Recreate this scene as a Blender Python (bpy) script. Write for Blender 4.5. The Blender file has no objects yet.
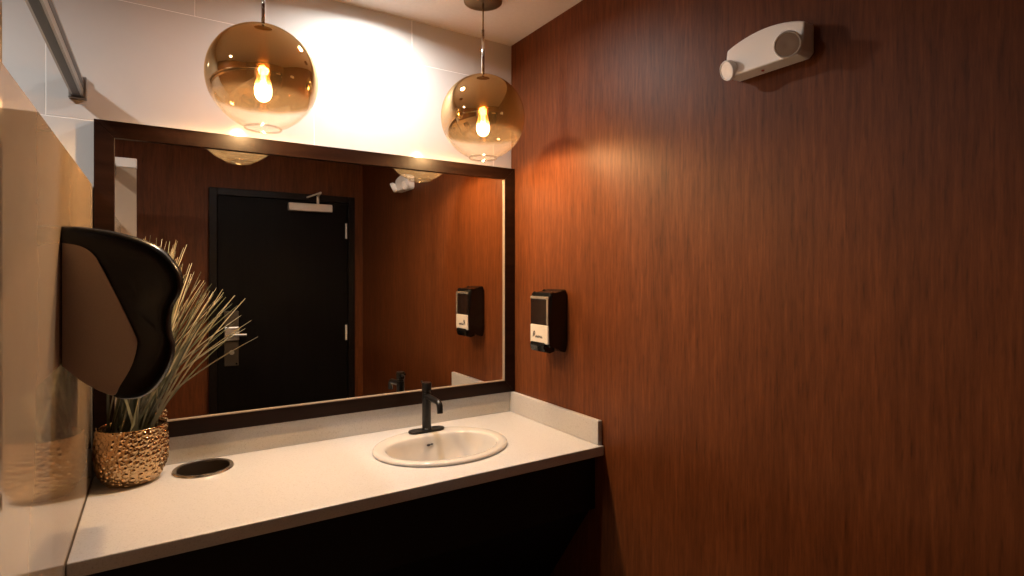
import bpy, bmesh, math, random
from mathutils import Vector, Matrix
random.seed(7)
PI = math.pi
scene = bpy.context.scene
C = scene.collection

# ------------------------------------------------------------------ camera
cam_d = bpy.data.cameras.new('camera')
cam = bpy.data.objects.new('camera', cam_d); C.objects.link(cam)
cam.location = (-1.4543, -2.29, 1.525)
cam.rotation_euler = (PI / 2, 0, -0.5669)
cam_d.sensor_width = 36.0
cam_d.lens = 556.97 / 1024 * 36.0
cam_d.shift_y = -(288 - 273.19) / 1024
cam_d.clip_start = 0.01
scene.camera = cam

# ------------------------------------------------------------------ world, exposure
w = bpy.data.worlds.new('world'); scene.world = w
w.use_nodes = True
w.node_tree.nodes['Background'].inputs[0].default_value = (0.9, 0.75, 0.6, 1)
w.node_tree.nodes['Background'].inputs[1].default_value = 0.02
scene.view_settings.view_transform = 'Standard'
scene.view_settings.look = 'None'
scene.view_settings.exposure = 0.36
scene.view_settings.gamma = 1.0
scene.view_settings.use_curve_mapping = False

# lamp powers, used by the lamp builders below
BULB_W = 34.0
BULB_COL = (1.0, 0.66, 0.35)
DOWN_W = 11.5
DOWN_COL = (1.0, 0.965, 0.92)
STALL_W = 14.0

CEIL = 2.632
XL = -1.6325
REAR = -2.375
STALL_LEFT = -2.85

# ------------------------------------------------------------------ helpers
def obj(name, bm, mat, parent=None, smooth=False, loc=None):
    me = bpy.data.meshes.new(name)
    if isinstance(bm, bmesh.types.BMesh):
        bmesh.ops.recalc_face_normals(bm, faces=bm.faces)
        bm.to_mesh(me); bm.free()
    else:
        me.from_pydata(*bm); me.update()
    if mat: me.materials.append(mat)
    if smooth:
        for p in me.polygons: p.use_smooth = True
    o = bpy.data.objects.new(name, me); C.objects.link(o)
    if parent: o.parent = parent
    if loc: o.location = loc
    return o

def empty(name, loc=(0, 0, 0), rz=0):
    o = bpy.data.objects.new(name, None); C.objects.link(o)
    o.location = loc; o.rotation_euler = (0, 0, rz); o.empty_display_size = .05
    return o

def tag(o, label, cat, group=None):
    o['label'] = label; o['category'] = cat
    if group: o['group'] = group
    return o

def struct(o, label=None, cat=None):
    o['kind'] = 'structure'
    if label: o['label'] = label
    if cat: o['category'] = cat
    return o

def sharp(o, ang=35):
    me = o.data
    for p in me.polygons: p.use_smooth = True
    me.set_sharp_from_angle(angle=math.radians(ang))
    return o

def box(x0, x1, y0, y1, z0, z1, bev=0, seg=2):
    bm = bmesh.new()
    bmesh.ops.create_cube(bm, size=1)
    for v in bm.verts:
        v.co = Vector((x0 if v.co.x < 0 else x1, y0 if v.co.y < 0 else y1, z0 if v.co.z < 0 else z1))
    if bev:
        bmesh.ops.bevel(bm, geom=bm.edges[:], offset=bev, segments=seg, affect='EDGES', profile=.5)
    return bm

def prism(pts, axis, a0, a1, bev=0, seg=3):
    """closed 2D outline extruded along an axis ('x': pts=(y,z), 'y': pts=(x,z), 'z': pts=(x,y))"""
    bm = bmesh.new()
    def mk(p, a):
        return {'x': (a, p[0], p[1]), 'y': (p[0], a, p[1]), 'z': (p[0], p[1], a)}[axis]
    lo = [bm.verts.new(mk(p, a0)) for p in pts]
    hi = [bm.verts.new(mk(p, a1)) for p in pts]
    n = len(pts)
    f0 = bm.faces.new(lo); f1 = bm.faces.new(hi[::-1])
    for i in range(n):
        bm.faces.new((lo[i], lo[(i + 1) % n], hi[(i + 1) % n], hi[i]))
    if bev:
        ed = list(f0.edges) + list(f1.edges)
        bmesh.ops.bevel(bm, geom=ed, offset=bev, segments=seg, affect='EDGES', profile=.5)
    return bm

def lathe(prof, seg=48, sx=1, sy=1, cx=0, cy=0, caps=True, bm=None):
    """prof: list of (r, z) from one end to the other"""
    bm = bm or bmesh.new()
    rings = []
    for r, z in prof:
        if r < 1e-6:
            rings.append([bm.verts.new((cx, cy, z))])
        else:
            rings.append([bm.verts.new((cx + r * sx * math.cos(2 * PI * i / seg), cy + r * sy * math.sin(2 * PI * i / seg), z)) for i in range(seg)])
    for A, B in zip(rings, rings[1:]):
        for i in range(seg):
            j = (i + 1) % seg
            if len(A) == 1 and len(B) == 1: continue
            if len(A) == 1: bm.faces.new((A[0], B[i], B[j]))
            elif len(B) == 1: bm.faces.new((A[i], A[j], B[0]))
            else: bm.faces.new((A[i], A[j], B[j], B[i]))
    if caps:
        for R in (rings[0], rings[-1]):
            if len(R) > 2: bm.faces.new(R)
    return bm

def tube(pts, rad, seg=14, bm=None, caps=True):
    bm = bm or bmesh.new()
    pts = [Vector(p) for p in pts]
    if not hasattr(rad, '__len__'): rad = [rad] * len(pts)
    rings = []
    ref = None
    for k, p in enumerate(pts):
        d = (pts[min(k + 1, len(pts) - 1)] - pts[max(k - 1, 0)]).normalized()
        if ref is None:
            ref = Vector((0, 0, 1)) if abs(d.z) < .9 else Vector((1, 0, 0))
        a = (ref - d * ref.dot(d)).normalized(); b = d.cross(a); ref = a
        rings.append([bm.verts.new(p + (a * math.cos(2 * PI * i / seg) + b * math.sin(2 * PI * i / seg)) * rad[k]) for i in range(seg)])
    for A, B in zip(rings, rings[1:]):
        for i in range(seg):
            bm.faces.new((A[i], A[(i + 1) % seg], B[(i + 1) % seg], B[i]))
    if caps:
        bm.faces.new(rings[0]); bm.faces.new(rings[-1])
    return bm

def smooth_loop(pts, n=6):
    """closed Catmull-Rom through 2D points"""
    out = []; N = len(pts)
    for i in range(N):
        p0, p1, p2, p3 = pts[i - 1], pts[i], pts[(i + 1) % N], pts[(i + 2) % N]
        for k in range(n):
            t = k / n
            out.append(tuple(.5 * (2 * p1[d] + (p2[d] - p0[d]) * t + (2 * p0[d] - 5 * p1[d] + 4 * p2[d] - p3[d]) * t * t + (3 * p1[d] - p0[d] - 3 * p2[d] + p3[d]) * t ** 3) for d in (0, 1)))
    return out

# ------------------------------------------------------------------ materials
def mat(name, col, rough=.5, metal=0, spec=.5, coat=0, coat_rough=.05):
    m = bpy.data.materials.new(name); m.use_nodes = True
    b = m.node_tree.nodes['Principled BSDF']
    b.inputs['Base Color'].default_value = (*col, 1)
    b.inputs['Roughness'].default_value = rough
    b.inputs['Metallic'].default_value = metal
    b.inputs['Specular IOR Level'].default_value = spec
    b.inputs['Coat Weight'].default_value = coat
    b.inputs['Coat Roughness'].default_value = coat_rough
    return m

def noise_col(m, cols, scale, stretch=(1, 1, 1), detail=4, rough_var=None, bump=0, bump_scale=None):
    nt = m.node_tree; N = nt.nodes; L = nt.links
    b = N['Principled BSDF']
    tc = N.new('ShaderNodeTexCoord'); mp = N.new('ShaderNodeMapping')
    mp.inputs['Scale'].default_value = stretch
    no = N.new('ShaderNodeTexNoise'); no.inputs['Scale'].default_value = scale; no.inputs['Detail'].default_value = detail
    no.inputs['Roughness'].default_value = .6
    cr = N.new('ShaderNodeValToRGB')
    e = cr.color_ramp.elements
    while len(e) < len(cols): e.new(.5)
    for k, (p, c) in enumerate(cols):
        e[k].position = p; e[k].color = (*c, 1)
    L.new(tc.outputs['Object'], mp.inputs[0]); L.new(mp.outputs[0], no.inputs['Vector'])
    L.new(no.outputs['Fac'], cr.inputs[0]); L.new(cr.outputs[0], b.inputs['Base Color'])
    if bump:
        bp = N.new('ShaderNodeBump'); bp.inputs['Strength'].default_value = bump; bp.inputs['Distance'].default_value = .002
        L.new(no.outputs['Fac'], bp.inputs['Height']); L.new(bp.outputs[0], b.inputs['Normal'])
    return m

def wood_wall(name):
    """vertical-grain reddish brown laminate"""
    m = mat(name, (.2, .07, .03), .48, spec=.18)
    nt = m.node_tree; N = nt.nodes; L = nt.links; b = N['Principled BSDF']
    tc = N.new('ShaderNodeTexCoord')
    def noise(stretch, scale, detail, rough=.6, dist=0):
        mp = N.new('ShaderNodeMapping'); mp.inputs['Scale'].default_value = stretch
        no = N.new('ShaderNodeTexNoise'); no.inputs['Scale'].default_value = scale
        no.inputs['Detail'].default_value = detail; no.inputs['Roughness'].default_value = rough
        no.inputs['Distortion'].default_value = dist
        L.new(tc.outputs['Object'], mp.inputs[0]); L.new(mp.outputs[0], no.inputs['Vector'])
        return no
    n1 = noise((1, 1, .075), 70, 6, .7, .1)        # fine streaks
    n2 = noise((1, 1, .10), 9, 3, .5)                # broad bands
    n3 = noise((1, 1, .10), 120, 2, .5)              # dashes
    c1 = N.new('ShaderNodeValToRGB')
    e = c1.color_ramp.elements
    e[0].position = .25; e[0].color = (.072, .0192, .0050, 1)
    e[1].position = .75; e[1].color = (.176, .0525, .0155, 1)
    k = e.new(.5); k.color = (.120, .0345, .0098, 1)
    L.new(n1.outputs['Fac'], c1.inputs[0])
    mr = N.new('ShaderNodeMapRange'); mr.inputs[1].default_value = .3; mr.inputs[2].default_value = .7
    mr.inputs[3].default_value = .86; mr.inputs[4].default_value = 1.12
    L.new(n2.outputs['Fac'], mr.inputs[0])
    mr3 = N.new('ShaderNodeMapRange'); mr3.inputs[1].default_value = .55; mr3.inputs[2].default_value = .72
    mr3.inputs[3].default_value = 1.0; mr3.inputs[4].default_value = .72
    L.new(n3.outputs['Fac'], mr3.inputs[0])
    mu = N.new('ShaderNodeMath'); mu.operation = 'MULTIPLY'
    L.new(mr.outputs[0], mu.inputs[0]); L.new(mr3.outputs[0], mu.inputs[1])
    vm = N.new('ShaderNodeVectorMath'); vm.operation = 'SCALE'
    L.new(c1.outputs[0], vm.inputs[0]); L.new(mu.outputs[0], vm.inputs['Scale'])
    L.new(vm.outputs[0], b.inputs['Base Color'])
    bp = N.new('ShaderNodeBump'); bp.inputs['Strength'].default_value = .12; bp.inputs['Distance'].default_value = .001
    L.new(n1.outputs['Fac'], bp.inputs['Height']); L.new(bp.outputs[0], b.inputs['Normal'])
    return m

M = {}
M['wood'] = wood_wall('wood_laminate')
M['tile'] = noise_col(mat('glazed_tile', (.75, .71, .66), .12, spec=.5), [(.3, (.505, .492, .475)), (.7, (.54, .527, .51))], 3)
M['grout'] = mat('grout', (.80, .78, .75), .9)
M['ceiling'] = noise_col(mat('ceiling_paint', (.7, .68, .65), .9, spec=.2), [(.4, (.59, .575, .555)), (.6, (.61, .595, .575))], 60, bump=.1)
M['floor'] = noise_col(mat('floor_tile', (.12, .1, .085), .4), [(.3, (.09, .075, .065)), (.7, (.15, .125, .105))], 6)
M['panel'] = noise_col(mat('partition_laminate', (.44, .34, .25), .055, spec=.5), [(.35, (.37, .285, .208)), (.65, (.38, .293, .214))], 20)
M['alu'] = mat('brushed_aluminium', (.30, .28, .26), .32, 1)
M['alu_dark'] = mat('rail_channel', (.035, .032, .03), .4, .6)
M['quartz'] = noise_col(mat('quartz', (.78, .75, .71), .28, spec=.5), [(.30, (.35, .345, .34)), (.42, (.48, .475, .47)), (.7, (.52, .515, .515))], 260, detail=3)
M['espresso'] = noise_col(mat('espresso_wood', (.02, .011, .008), .38, spec=.15), [(.3, (.006, .004, .003)), (.7, (.014, .009, .007))], 30, (1, .06, 1))
M['frame'] = noise_col(mat('mirror_frame_wood', (.02, .010, .007), .30, spec=.13), [(.3, (.006, .0022, .0012)), (.7, (.016, .0062, .0034))], 40, (.06, 1, 1))
M['apron'] = mat('apron_laminate', (.010, .007, .006), .6, spec=.2)
M['door'] = noise_col(mat('door_laminate', (.012, .009, .008), 0.42, spec=.07), [(.3, (.004, .003, .0027)), (.7, (.007, .0055, .0048))], 30, (1, 1, .06))
M['lit_ledge'] = mat('lit_ledge_champagne', (.42, .34, .26), .35, .3)  # lamplight on the mirror frame's inner ledges, painted as a pale tone
M['mirror'] = mat('mirror_silver', (.79, .78, .76), .0, 1)
M['china'] = mat('vitreous_china', (.53, .505, .47), .1, spec=.55, coat=.4)
M['matte_black'] = mat('matte_black_metal', (.012, .011, .011), .28, .4, spec=.5)
M['black_plastic'] = mat('gloss_black_plastic', (.006, .006, .006), .16, spec=.5)
M['soft_black'] = mat('satin_black_plastic', (.004, .004, .004), .24, spec=.32)
M['taupe'] = noise_col(mat('taupe_plastic', (.40, .31, .25), .55, spec=.3), [(.35, (.385, .30, .24)), (.65, (.415, .325, .26))], 300)
M['grey_plastic'] = mat('grey_plastic', (.62, .60, .57), .35)
M['silver_trim'] = mat('silver_trim', (.7, .67, .63), .25, .8)
M['smoke'] = mat('smoked_window', (.02, .012, .01), .08, spec=.6)
M['ink'] = mat('logo_ink', (.02, .02, .03), .6)
M['cream'] = mat('cream_plastic', (.95, .935, .90), .42)
M['lens_grey'] = mat('lamp_lens', (.55, .47, .40), .25, spec=.6)
M['steel'] = mat('stainless_steel', (.62, .58, .53), .25, 1)
M['steel_dark'] = mat('chute_steel', (.26, .21, .17), .40, 1)
M['chrome'] = mat('chrome', (.75, .72, .68), .12, 1)
M['nickel'] = mat('satin_nickel', (.62, .56, .50), .33, .9)
M['closer'] = mat('closer_paint', (.72, .66, .58), .45, .1)
M['brass'] = mat('antique_brass', (.22, .14, .06), .33, 1)
M['gold'] = mat('hammered_bronze', (.52, .355, .195), .13, 1)
M['soil'] = noise_col(mat('potting_soil', (.01, .008, .006), .95), [(.3, (.006, .005, .004)), (.7, (.02, .015, .01))], 80, bump=.6)
def blade_mat(name, col):
    """dark olive sheath running out into a paler tip"""
    m = mat(name, col, .38); nt = m.node_tree; N = nt.nodes; L = nt.links
    tc = N.new('ShaderNodeTexCoord'); sp = N.new('ShaderNodeSeparateXYZ'); cr = N.new('ShaderNodeValToRGB'); mr = N.new('ShaderNodeMapRange')
    mr.inputs[1].default_value = .17; mr.inputs[2].default_value = .72
    e = cr.color_ramp.elements
    e[0].position = 0; e[0].color = (.030, .034, .020, 1); e[1].position = .85; e[1].color = (*col, 1)
    L.new(tc.outputs['Object'], sp.inputs[0]); L.new(sp.outputs[2], mr.inputs[0]); L.new(mr.outputs[0], cr.inputs[0])
    L.new(cr.outputs[0], N['Principled BSDF'].inputs['Base Color'])
    return m
M['blade'] = [blade_mat('blade_sage', (.32, .33, .20)), blade_mat('blade_straw', (.78, .70, .48)), blade_mat('blade_olive', (.08, .09, .05)), mat('blade_pale', (.30, .31, .21), .38)]

def emit(name, col, s):
    m = bpy.data.materials.new(name); m.use_nodes = True
    N = m.node_tree.nodes; N.clear()
    e = N.new('ShaderNodeEmission'); e.inputs[0].default_value = (*col, 1); e.inputs[1].default_value = s
    o = N.new('ShaderNodeOutputMaterial'); m.node_tree.links.new(e.outputs[0], o.inputs[0])
    return m
M['down_lens'] = emit('downlight_lens', DOWN_COL, 30)
M['stall_lens'] = emit('stall_downlight_lens', DOWN_COL, 9)
M['filament'] = emit('filament', (1, .62, .25), 160)

def bulb_glass():
    m = bpy.data.materials.new('bulb_glass'); m.use_nodes = True
    N = m.node_tree.nodes; L = m.node_tree.links; N.clear()
    tr = N.new('ShaderNodeBsdfTransparent'); tr.inputs[0].default_value = (1, .93, .8, 1)
    em = N.new('ShaderNodeEmission'); em.inputs[0].default_value = (1, .66, .30, 1)
    tc = N.new('ShaderNodeTexCoord'); sp = N.new('ShaderNodeSeparateXYZ')
    mr = N.new('ShaderNodeMapRange'); mr.inputs[1].default_value = .035; mr.inputs[2].default_value = -.045
    mr.inputs[3].default_value = 1.0; mr.inputs[4].default_value = 9.0
    L.new(tc.outputs['Object'], sp.inputs[0]); L.new(sp.outputs[2], mr.inputs[0]); L.new(mr.outputs[0], em.inputs[1])
    ad = N.new('ShaderNodeAddShader'); L.new(tr.outputs[0], ad.inputs[0]); L.new(em.outputs[0], ad.inputs[1])
    o = N.new('ShaderNodeOutputMaterial'); L.new(ad.outputs[0], o.inputs[0])
    return m
M['bulb'] = bulb_glass()

def globe_glass():
    """glass globe metallised bronze at the crown, fading to clear at the open bottom"""
    m = bpy.data.materials.new('ombre_globe_glass'); m.use_nodes = True
    N = m.node_tree.nodes; L = m.node_tree.links; N.clear()
    tc = N.new('ShaderNodeTexCoord'); sp = N.new('ShaderNodeSeparateXYZ')
    L.new(tc.outputs['Object'], sp.inputs[0])
    def step(a, b, top):
        q = N.new('ShaderNodeMapRange'); q.interpolation_type = 'SMOOTHSTEP'
        q.inputs[1].default_value = a; q.inputs[2].default_value = b; q.inputs[3].default_value = 0; q.inputs[4].default_value = top
        L.new(sp.outputs[2], q.inputs[0]); return q
    mr = N.new('ShaderNodeMath'); mr.operation = 'ADD'
    L.new(step(-.080, -.052, .7).outputs[0], mr.inputs[0]); L.new(step(-.115, .02, .3).outputs[0], mr.inputs[1])
    tint = N.new('ShaderNodeMix'); tint.data_type = 'RGBA'
    tint.inputs['A'].default_value = (.985, .98, .97, 1); tint.inputs['B'].default_value = (.52, .375, .19, 1)
    L.new(mr.outputs[0], tint.inputs['Factor'])
    gcol = N.new('ShaderNodeMix'); gcol.data_type = 'RGBA'
    gcol.inputs['A'].default_value = (1, .97, .92, 1); gcol.inputs['B'].default_value = (.76, .56, .30, 1)
    L.new(mr.outputs[0], gcol.inputs['Factor'])
    tr = N.new('ShaderNodeBsdfTransparent'); L.new(tint.outputs['Result'], tr.inputs[0])
    gl = N.new('ShaderNodeBsdfGlossy'); gl.inputs['Roughness'].default_value = .03
    L.new(gcol.outputs['Result'], gl.inputs[0])
    lw = N.new('ShaderNodeLayerWeight'); lw.inputs[0].default_value = .5
    pw = N.new('ShaderNodeMath'); pw.operation = 'POWER'; pw.inputs[1].default_value = 4.0; L.new(lw.outputs['Facing'], pw.inputs[0])
    fr = N.new('ShaderNodeMath'); fr.operation = 'MULTIPLY_ADD'; fr.inputs[1].default_value = .6; fr.inputs[2].default_value = .03; L.new(pw.outputs[0], fr.inputs[0])
    m1 = N.new('ShaderNodeMath'); m1.operation = 'MULTIPLY'; m1.inputs[1].default_value = .56
    L.new(mr.outputs[0], m1.inputs[0])
    m2 = N.new('ShaderNodeMath'); m2.operation = 'ADD'; m2.use_clamp = True
    L.new(m1.outputs[0], m2.inputs[0]); L.new(fr.outputs[0], m2.inputs[1])
    mx = N.new('ShaderNodeMixShader')
    L.new(m2.outputs[0], mx.inputs[0]); L.new(tr.outputs[0], mx.inputs[1]); L.new(gl.outputs[0], mx.inputs[2])
    # faint milky film in the glass that catches the bulb's light
    tl = N.new('ShaderNodeBsdfTranslucent'); tl.inputs[0].default_value = (1, .9, .75, 1)
    df = N.new('ShaderNodeBsdfDiffuse'); df.inputs[0].default_value = (1, .9, .75, 1)
    hz = N.new('ShaderNodeMixShader'); hz.inputs[0].default_value = .5
    L.new(tl.outputs[0], hz.inputs[1]); L.new(df.outputs[0], hz.inputs[2])
    fm = N.new('ShaderNodeMixShader'); fm.inputs[0].default_value = .005
    L.new(mx.outputs[0], fm.inputs[1]); L.new(hz.outputs[0], fm.inputs[2])
    o = N.new('ShaderNodeOutputMaterial'); L.new(fm.outputs[0], o.inputs[0])
    return m
M['globe'] = globe_glass()
def rim_glass():
    m = bpy.data.materials.new('clear_glass_lip'); m.use_nodes = True
    N = m.node_tree.nodes; L = m.node_tree.links; N.clear()
    tr = N.new('ShaderNodeBsdfTransparent'); tr.inputs[0].default_value = (.90, .88, .84, 1)
    gl = N.new('ShaderNodeBsdfGlossy'); gl.inputs[0].default_value = (.9, .86, .8, 1); gl.inputs['Roughness'].default_value = .04
    mx = N.new('ShaderNodeMixShader'); mx.inputs[0].default_value = .14
    L.new(tr.outputs[0], mx.inputs[1]); L.new(gl.outputs[0], mx.inputs[2])
    o = N.new('ShaderNodeOutputMaterial'); L.new(mx.outputs[0], o.inputs[0])
    return m
M['rim_glass'] = rim_glass()

# ------------------------------------------------------------------ room shell
struct(obj('floor', box(STALL_LEFT - .1, .1, REAR - .1, .1, -.1, 0), M['floor']), 'dark tiled washroom floor', 'floor')
struct(obj('ceiling', box(STALL_LEFT - .1, .1, REAR - .1, .1, CEIL, CEIL + .1), M['ceiling']), 'off-white painted ceiling', 'ceiling')
struct(obj('wall_right', box(0, .1, REAR - .1, .1, 0, CEIL), M['wood']), 'reddish brown vertical wood grain wall', 'wall')
struct(obj('wall_left', box(STALL_LEFT - .1, STALL_LEFT, REAR, .1, 0, CEIL), M['wood']), 'far side wall of the toilet stall', 'wall')
struct(obj('wall_rear', box(STALL_LEFT, 0, REAR - .1, REAR, 0, CEIL), M['wood']), 'brown wood grain wall with the door, seen in mirror', 'wall')
# tiled back wall: grout bed plus every tile
wb = struct(obj('wall_back', box(STALL_LEFT, 0, .0009, .1, 0, CEIL), M['grout']), 'large cream glazed tile wall above the mirror', 'wall')
TW, TH = .826, .4165
row_z = [2.4445 - k * TH for k in range(-1, 7)]
mesh_cache = {}
for k, zb in enumerate(row_z):
    z0, z1 = max(zb, 0), min(zb + TH, CEIL)
    if z1 - z0 < .02: continue
    off = -.515 if k % 2 == 1 else -.102
    if k == 0: off = -.102
    xs = [STALL_LEFT] + [x for x in (off - TW * i for i in range(6, -2, -1)) if STALL_LEFT < x < 0] + [0]
    for xa, xb in zip(xs, xs[1:]):
        g = .0013
        key = (round(xb - xa, 3), round(z1 - z0, 3))
        if key not in mesh_cache:
            t = obj('tile', box(-(xb - xa) / 2 + g, (xb - xa) / 2 - g, 0, .0105, g, z1 - z0 - g, .0012, 2), M['tile'], wb)
            mesh_cache[key] = t.data
        else:
            t = bpy.data.objects.new('tile', mesh_cache[key]); C.objects.link(t); t.parent = wb
        t.location = ((xa + xb) / 2, 0, z0)

# ------------------------------------------------------------------ door in the rear wall (seen in the mirror)
d = struct(empty('door_1', (0, REAR, 0)), 'black flush door with a closer, reflected in the mirror', 'door')
dx0, dx1, dtop = -1.085, -.135, 2.095
obj('door_panel', box(dx0, dx1, .002, .03, .01, dtop, .002), M['door'], d)
obj('door_frame', box(dx0 - .055, dx0 - .003, .001, .05, 0, dtop + .055, .003), M['espresso'], d)
obj('door_frame', box(dx1 + .003, dx1 + .055, .001, .05, 0, dtop + .055, .003), M['espresso'], d)
obj('door_frame', box(dx0 - .003, dx1 + .003, .001, .05, dtop + .003, dtop + .055, .003), M['espresso'], d)
for zh in (1.87, 1.04, .25):
    obj('hinge', tube([(-.148, .036, zh - .062), (-.148, .036, zh + .062)], .0085), M['closer'], d)
cl = obj('door_closer', box(-.60, -.27, .03, .085, 2.012, 2.072, .006), M['closer'], d)
arm = tube([(-.378, .058, 2.072), (-.378, .058, 2.135)], .011)
tube([(-.378, .058, 2.135), (-.385, .17, 2.150)], .0085, bm=arm)
tube([(-.385, .17, 2.150), (-.46, .052, 2.122)], .0065, bm=arm)
obj('closer_arm', arm, M['closer'], cl)
lk = obj('lock_plate', box(-1.04, -.945, .03, .04, .84, 1.245, .003), mat('lock_bronze', (.10, .08, .06), .4, .7), d)
obj('lever_housing', box(-1.042, -.945, .04, .075, 1.03, 1.13, .006), M['nickel'], lk)
lev = tube([(-.992, .07, 1.075), (-.992, .115, 1.075)], .012)
tube([(-.992, .115, 1.075), (-.90, .118, 1.072)], .010, bm=lev)
obj('lever', lev, M['nickel'], lk)
obj('lock_cylinder', tube([(-.992, .038, .94), (-.992, .056, .94)], .017), M['nickel'], lk)
obj('screw', tube([(-.96, .038, .855), (-.96, .044, .855)], .006, 10), M['chrome'], lk)

# ------------------------------------------------------------------ stall partition
sp_ = tag(empty('stall_partition', (XL, -.85, 0)), 'glossy beige toilet stall partition with overhead metal rail, left edge', 'partition')
def spc(name, bm, m): 
    o = obj(name, bm, m, sp_); o.location = (-XL, .85, 0); return o
PT = 1.8125
spc('panel', box(XL - .03, XL, -1.70, -.003, .20, PT, .0015), M['panel'])
spc('pilaster', box(XL - .16, -1.557, -1.745, -1.705, 0, 2.142, .002), M['panel'])
RZ = 2.126; RX = XL - .040
rail = spc('headrail', prism([(RX - .016, RZ - .03), (RX + .016, RZ - .03), (RX + .016, RZ - .004), (RX + .009, RZ + .004), (RX + .016, RZ + .012), (RX + .016, RZ + .026), (RX, RZ + .034), (RX - .016, RZ + .026)], 'y', -1.70, -.012, .0), M['alu'])
spc('rail_channel', box(RX + .0095, RX + .0168, -1.69, -.02, RZ - .006, RZ + .016), M['alu_dark'])
spc('rail_channel', box(RX - .010, RX + .010, -1.69, -.02, RZ - .0310, RZ - .0295), M['alu_dark'])
spc('wall_bracket', box(RX - .024, RX + .024, -.022, -.001, RZ - .036, RZ + .036, .002), M['alu'])
spc('cross_rail', box(STALL_LEFT + .002, -1.556, -1.752, -1.698, 2.143, 2.198, .004), mat('anodised_white', (.8, .78, .75), .35))

# ------------------------------------------------------------------ vanity
KZ = .8598; DEP = .6682; SPH = .0949
def boolean_cut(o, cutters):
    for c in cutters:
        md = o.modifiers.new('cut', 'BOOLEAN'); md.operation = 'DIFFERENCE'; md.object = c; md.solver = 'EXACT'
    dg = bpy.context.evaluated_depsgraph_get()
    me = bpy.data.meshes.new_from_object(o.evaluated_get(dg))
    o.modifiers.clear(); old = o.data; o.data = me; bpy.data.meshes.remove(old)
    for c in cutters:
        cm = c.data; bpy.data.objects.remove(c); bpy.data.meshes.remove(cm)

SX, SY = -.534, -.342; SA, SB = .263, .222
RGX, RGY, RGR = -1.322, -.127, .094
vt = tag(empty('vanity_countertop', (-.816, -.33, KZ - .038)), 'speckled white quartz countertop with back and side splashes', 'countertop')
def vc(name, bm, m):
    o = obj(name, bm, m, vt); o.location = -vt.location; return o
slab = vc('slab', box(XL + .002, -.001, -DEP, -.001, KZ - .038, KZ, .003, 2), M['quartz'])
bpy.context.view_layer.update()
c1 = obj('cut_a', lathe([(1, KZ - .1), (1, KZ + .1)], 64, SA - .025, SB - .025, SX, SY), None)
c2 = obj('cut_b', lathe([(RGR - .012, KZ - .1), (RGR - .012, KZ + .1)], 48, 1, 1, RGX, RGY), None)
bpy.context.view_layer.update()
boolean_cut(slab, [c1, c2])
vc('backsplash', box(XL + .002, -.001, -.021, -.001, KZ + .0003, KZ + SPH, .002), M['quartz'])
vc('side_splash', box(-.021, -.001, -DEP + .012, -.0215, KZ + .0003, KZ + SPH, .002), M['quartz'])
tag(obj('vanity_apron', box(XL + .003, -.002, -DEP + .05, -DEP + .07, .60, KZ - .039, .002), M['apron']), 'black panel hanging under the front of the countertop', 'panel')
tag(obj('knee_panel', prism([(-.596, .640), (-.596, .600), (-.25, .10), (-.22, .10)], 'x', XL + .004, -.003), M['apron']), 'sloping black panel hiding the pipes below the sink', 'panel')

# sink (oval drop-in basin with a faucet ledge)
sk = tag(empty('drop_in_sink', (SX, SY, KZ)), 'oval white drop-in sink set into the countertop', 'sink')
seg = 72
bm = bmesh.new()
rings = []
BX, BY = -.004, -.030          # the bowl sits towards the front of the rim
def ring(a, b, cx, cy, z, sq=2.0):
    R = []
    for i in range(seg):
        t = 2 * PI * i / seg
        c, s = math.cos(t), math.sin(t)
        q = sq if s > 0 else 2.0            # the back of the bowl runs straighter than the front
        k = (abs(c) ** q + abs(s) ** q) ** (-1 / q)
        R.append(bm.verts.new((cx + a * c * k, cy + b * s * k, z)))
    rings.append(R)
ring(SA - .03, SB - .03, 0, 0, -.03)
ring(SA - .006, SB - .006, 0, 0, .0005)
ring(SA, SB, 0, 0, .004); ring(SA - .001, SB - .001, 0, 0, .0095)
ring(SA - .006, SB - .006, 0, 0, .0135); ring(SA - .013, SB - .013, 0, 0, .0155); ring(SA - .022, SB - .022, 0, -.002, .0155)
ring(.222, .158, BX, BY, .0145, 2.7); ring(.217, .153, BX, BY, .0125, 2.7); ring(.213, .149, BX, BY, .006, 2.7)
ring(.208, .144, BX, BY, -.012, 2.7); ring(.200, .137, BX, BY, -.045, 2.6); ring(.184, .124, BX, BY + .002, -.085, 2.5); ring(.150, .100, BX, BY + .004, -.118, 2.3)
ring(.095, .065, BX, BY + .004, -.136); ring(.030, .026, BX, BY + .004, -.143)
for A, B in zip(rings, rings[1:]):
    for i in range(seg): bm.faces.new((A[i], A[(i + 1) % seg], B[(i + 1) % seg], B[i]))
bm.faces.new(rings[-1])
bas = obj('basin', bm, M['china'], sk, smooth=True)
obj('drain', lathe([(.0, -.140), (.012, -.1395), (.022, -.1385), (.027, -.140), (.027, -.144)], 24, 1, 1, BX, BY + .004), M['chrome'], sk, smooth=True)
# dark maker's mark / overflow on the back slope of the bowl
ov = bmesh.new()
lathe([(0, .0012), (.007, .0012), (.008, 0)], 20, 1.0, .62, -.006, 0, bm=ov)
lathe([(0, .0010), (.006, .0010), (.007, 0)], 20, 1.1, .45, .008, .0015, bm=ov)
for v in ov.verts:
    v.co = Matrix.Rotation(math.radians(72), 4, 'X') @ v.co
ovo = obj('overflow_hole', ov, M['ink'], sk, loc=(BX + .004, BY + .1395, -.022))

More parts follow.
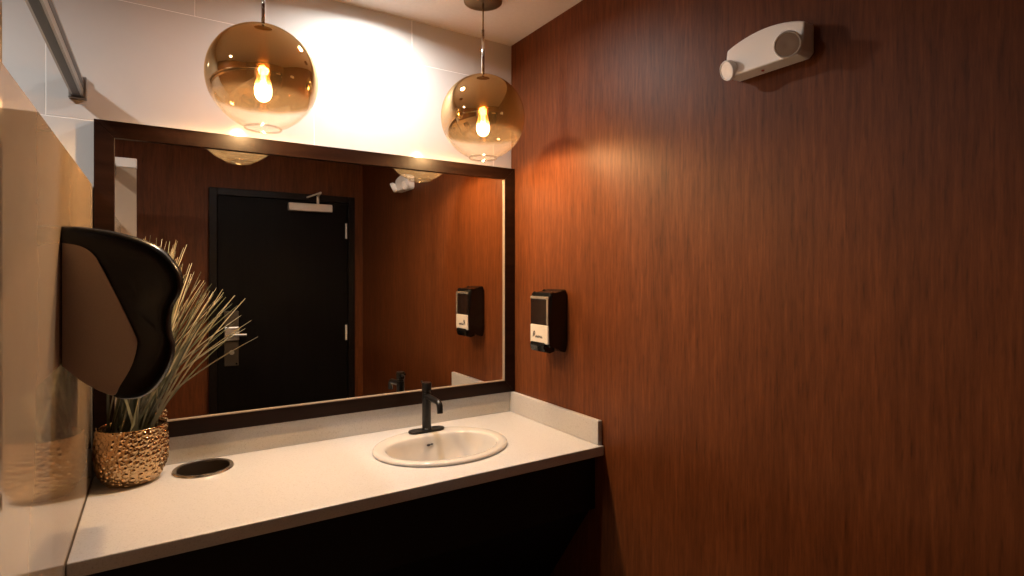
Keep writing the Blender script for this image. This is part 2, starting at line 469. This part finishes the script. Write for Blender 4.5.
# faucet
fc = tag(empty('faucet', (-.520, -.168, KZ + .0158)), 'matte black single-hole faucet behind the oval sink', 'faucet')
obj('deck_plate', prism([(.052 + .026 * math.cos(t), .026 * math.sin(t)) for t in [PI * (k / 12 - .5) for k in range(13)]] + [(-.052 + .026 * math.cos(t), .026 * math.sin(t)) for t in [PI * (k / 12 + .5) for k in range(13)]], 'z', 0, .009, .003), M['matte_black'], fc)
sharp(obj('body', lathe([(.0205, .009), (.0205, .012), (.0185, .014), (.0180, .135), (.0175, .155), (.0165, .158)], 32), M['matte_black'], fc))
sharp(obj('handle', lathe([(.0160, .1585), (.0160, .166), (.0195, .168), (.0200, .196), (.0180, .2005), (0, .2005)], 32), M['matte_black'], fc))
fcl = obj('lever', tube([(0, .012, .186), (0, .032, .19), (0, .052, .196)], [.006, .005, .0045], 12), M['matte_black'], fc)
spts = []
for k in range(15):
    t = k / 14
    if t < .55: spts.append((0, -.012 - .092 * t / .55, .145 - .004 * t / .55))
    else:
        a = (t - .55) / .45 * PI * .46
        spts.append((0, -.104 - .026 * math.sin(a), .141 - .026 * (1 - math.cos(a)) - .018 * max(0, (t - .85) / .15)))
sharp(obj('spout', tube(spts, .0118, 18), M['matte_black'], fc))

# waste grommet
wg = tag(empty('waste_grommet', (RGX, RGY, KZ)), 'round steel waste-chute ring set in the countertop beside the pot', 'trash chute')
sharp(obj('rim', lathe([(RGR - .014, -.002), (RGR - .001, .0004), (RGR, .002), (RGR - .003, .0065), (RGR - .009, .0075), (RGR - .0135, .005), (RGR - .0145, -.004)], 56, caps=False), M['steel'], wg))
sharp(obj('chute', lathe([(RGR - .0145, .002), (RGR - .016, -.21), (0, -.21)], 48, caps=False), M['steel_dark'], wg))

# ------------------------------------------------------------------ mirror
mr_ = tag(empty('wall_mirror', (-.815, 0, .9565)), 'large wall mirror in a dark brown wooden frame', 'mirror')
x0, x1, z0, z1 = -1.629, -.0015, .9568, 2.0275; FW = .055
def mc(name, bm, m):
    o = obj(name, bm, m, mr_); o.location = -mr_.location; return o
FD = -.034
for pts in ([(x0, z1), (x1, z1), (x1 - FW, z1 - FW), (x0 + FW, z1 - FW)], [(x0, z0), (x0 + FW, z0 + FW), (x1 - FW, z0 + FW), (x1, z0)],
            [(x0, z0), (x0, z1), (x0 + FW, z1 - FW), (x0 + FW, z0 + FW)], [(x1, z0), (x1 - FW, z0 + FW), (x1 - FW, z1 - FW), (x1, z1)]):
    mc('frame_rail', prism(pts, 'y', FD, -.0012, .0015, 2), M['frame'])
gx0, gx1, gz0, gz1 = x0 + FW, x1 - FW, z0 + FW, z1 - FW
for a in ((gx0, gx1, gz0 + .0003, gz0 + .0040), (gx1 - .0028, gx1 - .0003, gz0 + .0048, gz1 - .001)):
    mc('lit_ledge_strip', box(a[0], a[1], FD + .003, -.0225, a[2], a[3]), M['lit_ledge'])  # pale strips standing in for light on the bottom and right inner ledges
mc('mirror_glass', box(x0 + FW - .004, x1 - FW + .004, -.022, -.0015, z0 + FW - .004, z1 - FW + .004), M['mirror'])

# ------------------------------------------------------------------ pendants
GR = .168
def pendant(x, y, z, label):
    t = tag(empty('pendant_lamp', (x, y, z)), label, 'lamp', 'globe pendants over the vanity')
    top = CEIL - z
    sharp(obj('canopy', lathe([(0, top - .022), (.070, top - .022), (.0765, top - .019), (.078, top - .014), (.078, top - .0005), (0, top - .0005)], 40), M['brass'], t))
    obj('cord', tube([(0, 0, top - .024), (0, 0, top - .13)], .0033, 12), M['brass'], t, smooth=True)
    obj('stem', tube([(0, 0, top - .13), (0, 0, GR - .002)], .0062, 16), M['chrome'], t, smooth=True)
    sharp(obj('collar', lathe([(0, GR + .006), (.010, GR + .006), (.020, GR + .002), (.026, GR - .004), (.026, GR - .012), (0, GR - .012)], 28), M['brass'], t))
    # glass shell: outer and inner skin, open at the bottom with a soft lip
    prof = []
    a0, a1 = math.asin(.018 / GR), PI - math.asin(.056 / GR)
    n = 40
    for k in range(n + 1):
        a = a0 + (a1 - a0) * k / n; prof.append((GR * math.sin(a), GR * math.cos(a)))
    ri = GR - .003
    prof.append((.0545, -GR * math.cos(math.asin(.056 / GR)) - .0028)); prof.append((.0525, -GR * math.cos(math.asin(.056 / GR)) - .001))
    for k in range(n, -1, -1):
        a = a0 + (a1 - a0) * k / n; prof.append((ri * math.sin(a), ri * math.cos(a)))
    obj('globe', lathe(prof, 72, caps=False), M['globe'], t, smooth=True)
    zr = -GR * math.cos(math.asin(.056 / GR))
    ring_p = [(.0545 + .0035 * math.cos(a), zr - .004 + .0035 * math.sin(a)) for a in [2 * PI * k / 12 for k in range(13)]]
    obj('globe_rim', lathe(ring_p, 48, caps=False), M['rim_glass'], t, smooth=True)
    so = obj('socket', lathe([(0, GR - .010), (.012, GR - .010), (.012, .095), (.019, .090), (.019, .060), (.016, .055), (0, .055)], 28), M['brass'], t)
    sharp(so)
    bl = obj('bulb', lathe([(.012, .054), (.013, .045), (.0140, .030), (.0175, .010), (.023, -.012), (.0265, -.034), (.0255, -.052), (.0195, -.066), (.010, -.073), (0, -.0745)], 32, caps=False), M['bulb'], t, smooth=True)
    fb = bmesh.new()
    for k in range(4):
        a = PI * k / 4 + .3
        c, s = math.cos(a), math.sin(a)
        tube([(.004 * c, .004 * s, .042), (.006 * c, .006 * s, .01), (.012 * c, .012 * s, -.048)], .0011, 6, bm=fb)
        tube([(-.004 * c, -.004 * s, .042), (-.006 * c, -.006 * s, .01), (-.012 * c, -.012 * s, -.048)], .0011, 6, bm=fb)
    obj('filament', fb, M['filament'], bl)
    ld = bpy.data.lights.new('bulb_light', 'POINT'); ld.energy = BULB_W; ld.color = BULB_COL; ld.shadow_soft_size = .018
    lo = bpy.data.objects.new('bulb_light', ld); C.objects.link(lo); lo.parent = t; lo.location = (0, 0, -.03)
    return t
pendant(-1.166, -.34, 2.154, 'ombre bronze glass globe pendant above the left part of mirror')
pendant(-.351, -.34, 2.150, 'ombre bronze glass globe pendant beside the wood wall corner')

# ------------------------------------------------------------------ ceiling downlights
def downlight(x, y, watt, lens, spread, label):
    t = tag(empty('ceiling_downlight', (x, y, CEIL)), label, 'light')
    sharp(obj('trim_ring', lathe([(.046, -.001), (.046, -.006), (.052, -.009), (.066, -.004), (.066, -.0005)], 40, caps=False), M['cream'], t))
    obj('lens', lathe([(0, -.003), (.046, -.003)], 40, caps=False), lens, t)
    ld = bpy.data.lights.new('downlight_light', 'AREA'); ld.shape = 'DISK'; ld.size = .085; ld.energy = watt; ld.color = DOWN_COL
    ld.spread = math.radians(spread)
    lo = bpy.data.objects.new('downlight_light', ld); C.objects.link(lo); lo.parent = t; lo.location = (0, 0, -.011)
downlight(-.73, -.27, DOWN_W, M['down_lens'], 165, 'recessed ceiling downlight between the two globe pendants')
downlight(-2.30, -.75, STALL_W, M['stall_lens'], 170, 'recessed ceiling downlight over the toilet stall')

# ------------------------------------------------------------------ soap dispenser on the wood wall
sd = tag(empty('soap_dispenser', (0, -.375, 1.19)), 'black and grey wall-mounted soap dispenser near the mirror', 'soap dispenser')
sharp(obj('body', prism(smooth_loop([(-.002, .02), (-.002, .245), (-.03, .258), (-.075, .25), (-.095, .236), (-.095, .05), (-.085, .03), (-.04, .018)], 5), 'y', -.066, .066, .006, 3), M['black_plastic'], sd))
obj('front_panel', box(-.102, -.09, -.064, .064, .040, .118, .004), M['grey_plastic'], sd)
fr = obj('window_frame', box(-.1025, -.09, -.064, -.052, .118, .236, .003), M['silver_trim'], sd)
obj('window_frame', box(-.1025, -.09, -.064, .064, .226, .238, .003), M['silver_trim'], sd)
obj('window', box(-.1005, -.09, -.052, .063, .118, .226, .002), M['smoke'], sd)
sharp(obj('push_lever', prism([(-.05, .038), (-.105, .046), (-.112, .032), (-.104, .008), (-.075, .0), (-.05, .006)], 'y', -.045, .055, .005, 3), M['black_plastic'], sd))
# illegible dark script mark on the grey panel
lg = bmesh.new()
scr = [(.040, .066), (.036, .086), (.030, .090), (.026, .082), (.033, .076), (.026, .070), (.020, .064), (.014, .072), (.009, .064), (.003, .073), (-.002, .064), (-.008, .072), (-.013, .064), (-.018, .072), (-.022, .064), (-.027, .066)]
tube([(-.1022, p[0], p[1]) for p in scr], .0022, 6, bm=lg)
obj('logo', lg, M['ink'], sd)

# ------------------------------------------------------------------ emergency light
el = tag(empty('emergency_light', (0, -1.368, 2.090)), 'cream two-head emergency light high on the wood wall', 'emergency light')
hw = .116
out = [(hw * (1 - 2 * k / 12), .085 + .026 * math.sin(PI * k / 12) ** .8) for k in range(13)] + [(-hw, .012), (-hw + .012, 0), (hw - .012, 0), (hw, .012)]
hb = prism(out, 'x', -.062, -.0005, 0)
for v in hb.verts:                       # front leans back towards the top
    if v.co.x < -.03: v.co.x += .018 * (v.co.z / .11)
hs = obj('housing', hb, M['cream'], el)
mdv = hs.modifiers.new('b', 'BEVEL'); mdv.width = .005; mdv.segments = 3; mdv.limit_method = 'ANGLE'; mdv.angle_limit = math.radians(40)
def head(y, nrm, z, lens, sc):
    n = Vector(nrm).normalized()
    p = Vector((-.060 - .014 * (y < 0), y, z))
    q = Matrix.Translation(p) @ n.to_track_quat('Z', 'Y').to_matrix().to_4x4() @ Matrix.Scale(sc, 4)
    b = lathe([(0, -.020), (.026, -.020), (.034, -.008), (.036, .008), (.034, .012), (.0315, .0125), (.0305, .009), (0, .009)], 36)
    b.transform(q)
    h = sharp(obj('lamp_head', b, M['cream'], el))
    b = lathe([(.0300, .0095), (.026, .0105), (.012, .0115), (.006, .0095), (0, .0095)], 32, caps=False)
    b.transform(q)
    obj('lens', b, lens, h, smooth=True)
head(.100, (-.80, .25, -.30), .022, M['cream'], .80)
head(-.086, (-.80, -.42, -.42), .030, M['lens_grey'], .95)
obj('indicator', tube([(-.034, .01, .0005), (-.034, .01, -.003)], .004, 10), mat('indicator_red', (.4, .03, .02), .3), el)

# ------------------------------------------------------------------ paper towel dispenser on the partition
td = tag(empty('paper_towel_dispenser', (XL, -.58, 1.22)), 'glossy black paper towel dispenser with taupe side, on the partition', 'towel dispenser')
prof = [(-1.631, 1.631), (-1.599, 1.63), (-1.545, 1.623), (-1.489, 1.607), (-1.449, 1.587), (-1.425, 1.561), (-1.408, 1.533), (-1.402, 1.504), (-1.408, 1.475), (-1.421, 1.446), (-1.427, 1.413), (-1.425, 1.377), (-1.419, 1.353), (-1.423, 1.317), (-1.439, 1.278), (-1.465, 1.243), (-1.492, 1.23), (-1.527, 1.232), (-1.545, 1.246), (-1.591, 1.28), (-1.631, 1.322)]
prof = [(x - XL, z - 1.22) for x, z in prof]
pl = prof[0:1] + prof[1:-1] + prof[-1:]
def open_smooth(p, n=4):
    e = [(2 * p[0][0] - p[1][0], 2 * p[0][1] - p[1][1])] + list(p) + [(2 * p[-1][0] - p[-2][0], 2 * p[-1][1] - p[-2][1])]
    r = smooth_loop(e, n)
    return r[n:n + (len(p) - 1) * n + 1]
# the cover is cut in slices along its width so that the shoulders round over and the side carries a shallow dish
op = open_smooth(pl, 4)
cxm, czm = .105, .215
bm = bmesh.new()
slices = []
yn, yf = -.155, .155
for yy, sc in ((yn, .93), (yn + .004, .965), (yn + .012, .985), (yn + .03, 1.0), (yf - .03, 1.0), (yf - .012, .985), (yf - .004, .965), (yf, .93)):
    R = []
    for x, z in op:
        R.append(bm.verts.new((max(.0015, .0015 + (x) * sc if x > .01 else .0015), yy, czm + (z - czm) * sc)))
    slices.append(R)
for A, B in zip(slices, slices[1:]):
    n = len(A)
    for i in range(n):
        bm.faces.new((A[i], A[(i + 1) % n], B[(i + 1) % n], B[i]))
def cap_fan(R, yy):
    # concentric rings towards a centre so the side can dish inward
    n = len(R); prev = R
    for k, (s, dy) in enumerate(((.86, 0.0), (.70, .004), (.45, .014), (.2, .018))):
        S = []
        for v in R:
            c = Vector((.115, yy, .24))
            p = c + (v.co - c) * s; p.y = yy + dy * (1 if yy < 0 else -1)
            S.append(bm.verts.new(p))
        for i in range(n): bm.faces.new((prev[i], prev[(i + 1) % n], S[(i + 1) % n], S[i]))
        prev = S
    bm.faces.new(prev)
cap_fan(slices[0], yn); cap_fan(slices[-1], yf)
sharp(obj('cover', bm, M['soft_black'], td), 50)
tp = [(-1.63, 1.591), (-1.599, 1.585), (-1.578, 1.57), (-1.563, 1.543), (-1.53, 1.464), (-1.5, 1.387), (-1.494, 1.359), (-1.504, 1.313), (-1.526, 1.269), (-1.541, 1.248), (-1.59, 1.281), (-1.63, 1.322)]
tpp = [(x - XL, z - 1.22) for x, z in tp]
sharp(obj('side_panel', prism(open_smooth(tpp, 4), 'y', yn - .005, yn + .03, .003, 2), M['taupe'], td), 40)
sharp(obj('side_panel', prism(open_smooth(tpp, 4), 'y', yf - .03, yf + .005, .003, 2), M['taupe'], td), 40)

# ------------------------------------------------------------------ potted grass
PX, PY = -1.523, -.128
pg = tag(empty('potted_plant', (PX, PY, KZ)), 'spiky artificial grass in a hammered gold pot on the countertop', 'potted plant')
PH = .178; PR = .0985
def pot_r(h):                                  # h 0..1
    b = .066 + (PR - .066) * math.sin(min(1, h / .5) * PI / 2) ** .75
    if h > .6: b -= .006 * ((h - .6) / .4) ** 1.5
    return b
# hammered bosses, scattered and of uneven size
dm = []
tries = 0
while len(dm) < 640 and tries < 9000:
    tries += 1
    h = random.random(); a = random.uniform(0, 2 * PI); z = h * PH; rr = pot_r(h)
    rad = random.uniform(.0072, .0094) if tries < 2200 else random.uniform(.0030, .0050)
    ok = True
    for (a2, z2, r2) in dm:
        if abs(z - z2) > .016: continue
        dd = abs(a - a2); dd = min(dd, 2 * PI - dd) * rr
        if dd * dd + (z - z2) ** 2 < (.93 * (rad + r2)) ** 2: ok = False; break
    if ok: dm.append((a, z, rad))
bm = bmesh.new()
S, V = 380, 108
rings = []
buckets = {}
for a, z, rad in dm: buckets.setdefault(int(z / .014), []).append((a % (2 * PI), z, rad))
for j in range(V + 1):
    h = j / V; z = h * PH; rr = pot_r(h); R = []
    near = [q for b in (-1, 0, 1) for q in buckets.get(int(z / .014) + b, [])]
    for i in range(S):
        a = 2 * PI * i / S; push = 0
        for (da, dz, rad) in near:
            dd = abs(a - da); dd = min(dd, 2 * PI - dd) * rr
            if dd < rad:
                q2 = (dd * dd + (z - dz) ** 2) / (rad * rad)
                if q2 < 1: push = max(push, math.sqrt(1 - q2) * rad * .58)
        r2 = rr + push
        R.append(bm.verts.new((r2 * math.cos(a), r2 * math.sin(a), z + .0005)))
    rings.append(R)
for (r_, z_) in ((pot_r(1) - .003, PH + .001), (pot_r(1) - .005, PH - .004), (pot_r(.8) - .005, PH * .8)):
    rings.append([bm.verts.new((r_ * math.cos(2 * PI * i / S), r_ * math.sin(2 * PI * i / S), z_)) for i in range(S)])
for A, B in zip(rings, rings[1:]):
    for i in range(S): bm.faces.new((A[i], A[(i + 1) % S], B[(i + 1) % S], B[i]))
bm.faces.new(rings[0])
obj('pot', bm, M['gold'], pg, smooth=True)
obj('soil', lathe([(pot_r(.85) - .0065, PH * .84), (.06, PH * .87), (0, PH * .89)], 32, caps=False), M['soil'], pg, smooth=True)

def blade(base, tip, bend, width, m):
    base, tip = Vector(base), Vector(tip)
    n = 9; bm = bmesh.new()
    d = tip - base
    side = d.cross(Vector((.3, -1, .2))).normalized()
    nrm = d.cross(side).normalized()
    L_, R_, U_ = [], [], []
    for k in range(n + 1):
        t = k / n
        p = base + d * t + Vector(bend) * (math.sin(PI * t) * .5 + 0)
        wd = width * (1.25 - .25 * min(1, t * 2.5)) * (1 - t ** 2.2 * .75)
        L_.append(bm.verts.new(p - side * wd)); R_.append(bm.verts.new(p + side * wd)); U_.append(bm.verts.new(p + nrm * wd * .7))
    for k in range(n):
        for A, B in ((L_, R_), (R_, U_), (U_, L_)):
            bm.faces.new((A[k], B[k], B[k + 1], A[k + 1]))
    bm.faces.new((L_[0], R_[0], U_[0])); bm.faces.new((L_[n], U_[n], R_[n]))
    return obj('blade', bm, m, pg)
def add_blade(tip_world, w=.0022, mi=None, sag=None):
    a = random.uniform(0, 2 * PI); r = random.uniform(.015, .078)
    tw = Vector(tip_world) - Vector((PX, PY, KZ))
    tw.y = min(tw.y, -.03 - PY)
    tw.x = max(tw.x, XL + .006 - PX)
    base = (r * math.cos(a), r * math.sin(a), PH * .84)
    d = tw - Vector(base)
    sg = random.uniform(.02, .06) if sag is None else sag
    bend = Vector((-.25 * d.x, 0, 1.0)) * sg * min(1, abs(d.x) * 4 + .2)
    # keep clear of the mirror, the partition and the dispenser
    if mi is None: mi = random.choice((0, 0, 1, 1, 2))
    blade(base, tw, bend, w, M['blade'][mi])
# long arching blades to the right
for x, y, z, mi in ((-1.160, -.19, 1.305, 1), (-1.178, -.16, 1.360, 1), (-1.198, -.17, 1.438, 1), (-1.215, -.10, 1.41, 0), (-1.235, -.20, 1.45, 1), (-1.25, -.08, 1.44, 0), (-1.265, -.14, 1.47, 1),
                    (-1.29, -.09, 1.46, 1), (-1.30, -.17, 1.49, 0), (-1.32, -.12, 1.50, 1), (-1.335, -.22, 1.53, 1), (-1.355, -.10, 1.56, 1), (-1.372, -.15, 1.62, 1), (-1.24, -.24, 1.36, 0), (-1.27, -.06, 1.37, 2), (-1.21, -.13, 1.33, 0)):
    add_blade((x, y, z), .0029, mi, .05)
# dense upright brush behind the dispenser
for k in range(34):
    add_blade((random.uniform(-1.50, -1.40), random.uniform(-.26, -.05), random.uniform(1.58, 1.645)), .0018, random.choice((0, 1, 1)), .01)
for k in range(22):
    t = random.random()
    add_blade((-1.44 + .17 * t + random.uniform(-.015, .015), random.uniform(-.28, -.05), 1.60 - .17 * t + random.uniform(-.06, .02)), .0021, None, .03)
for k in range(16):
    add_blade((random.uniform(-1.62, -1.36), random.uniform(-.27, -.05), random.uniform(1.30, 1.52)), .0036, random.choice((2, 2, 3)), .02)
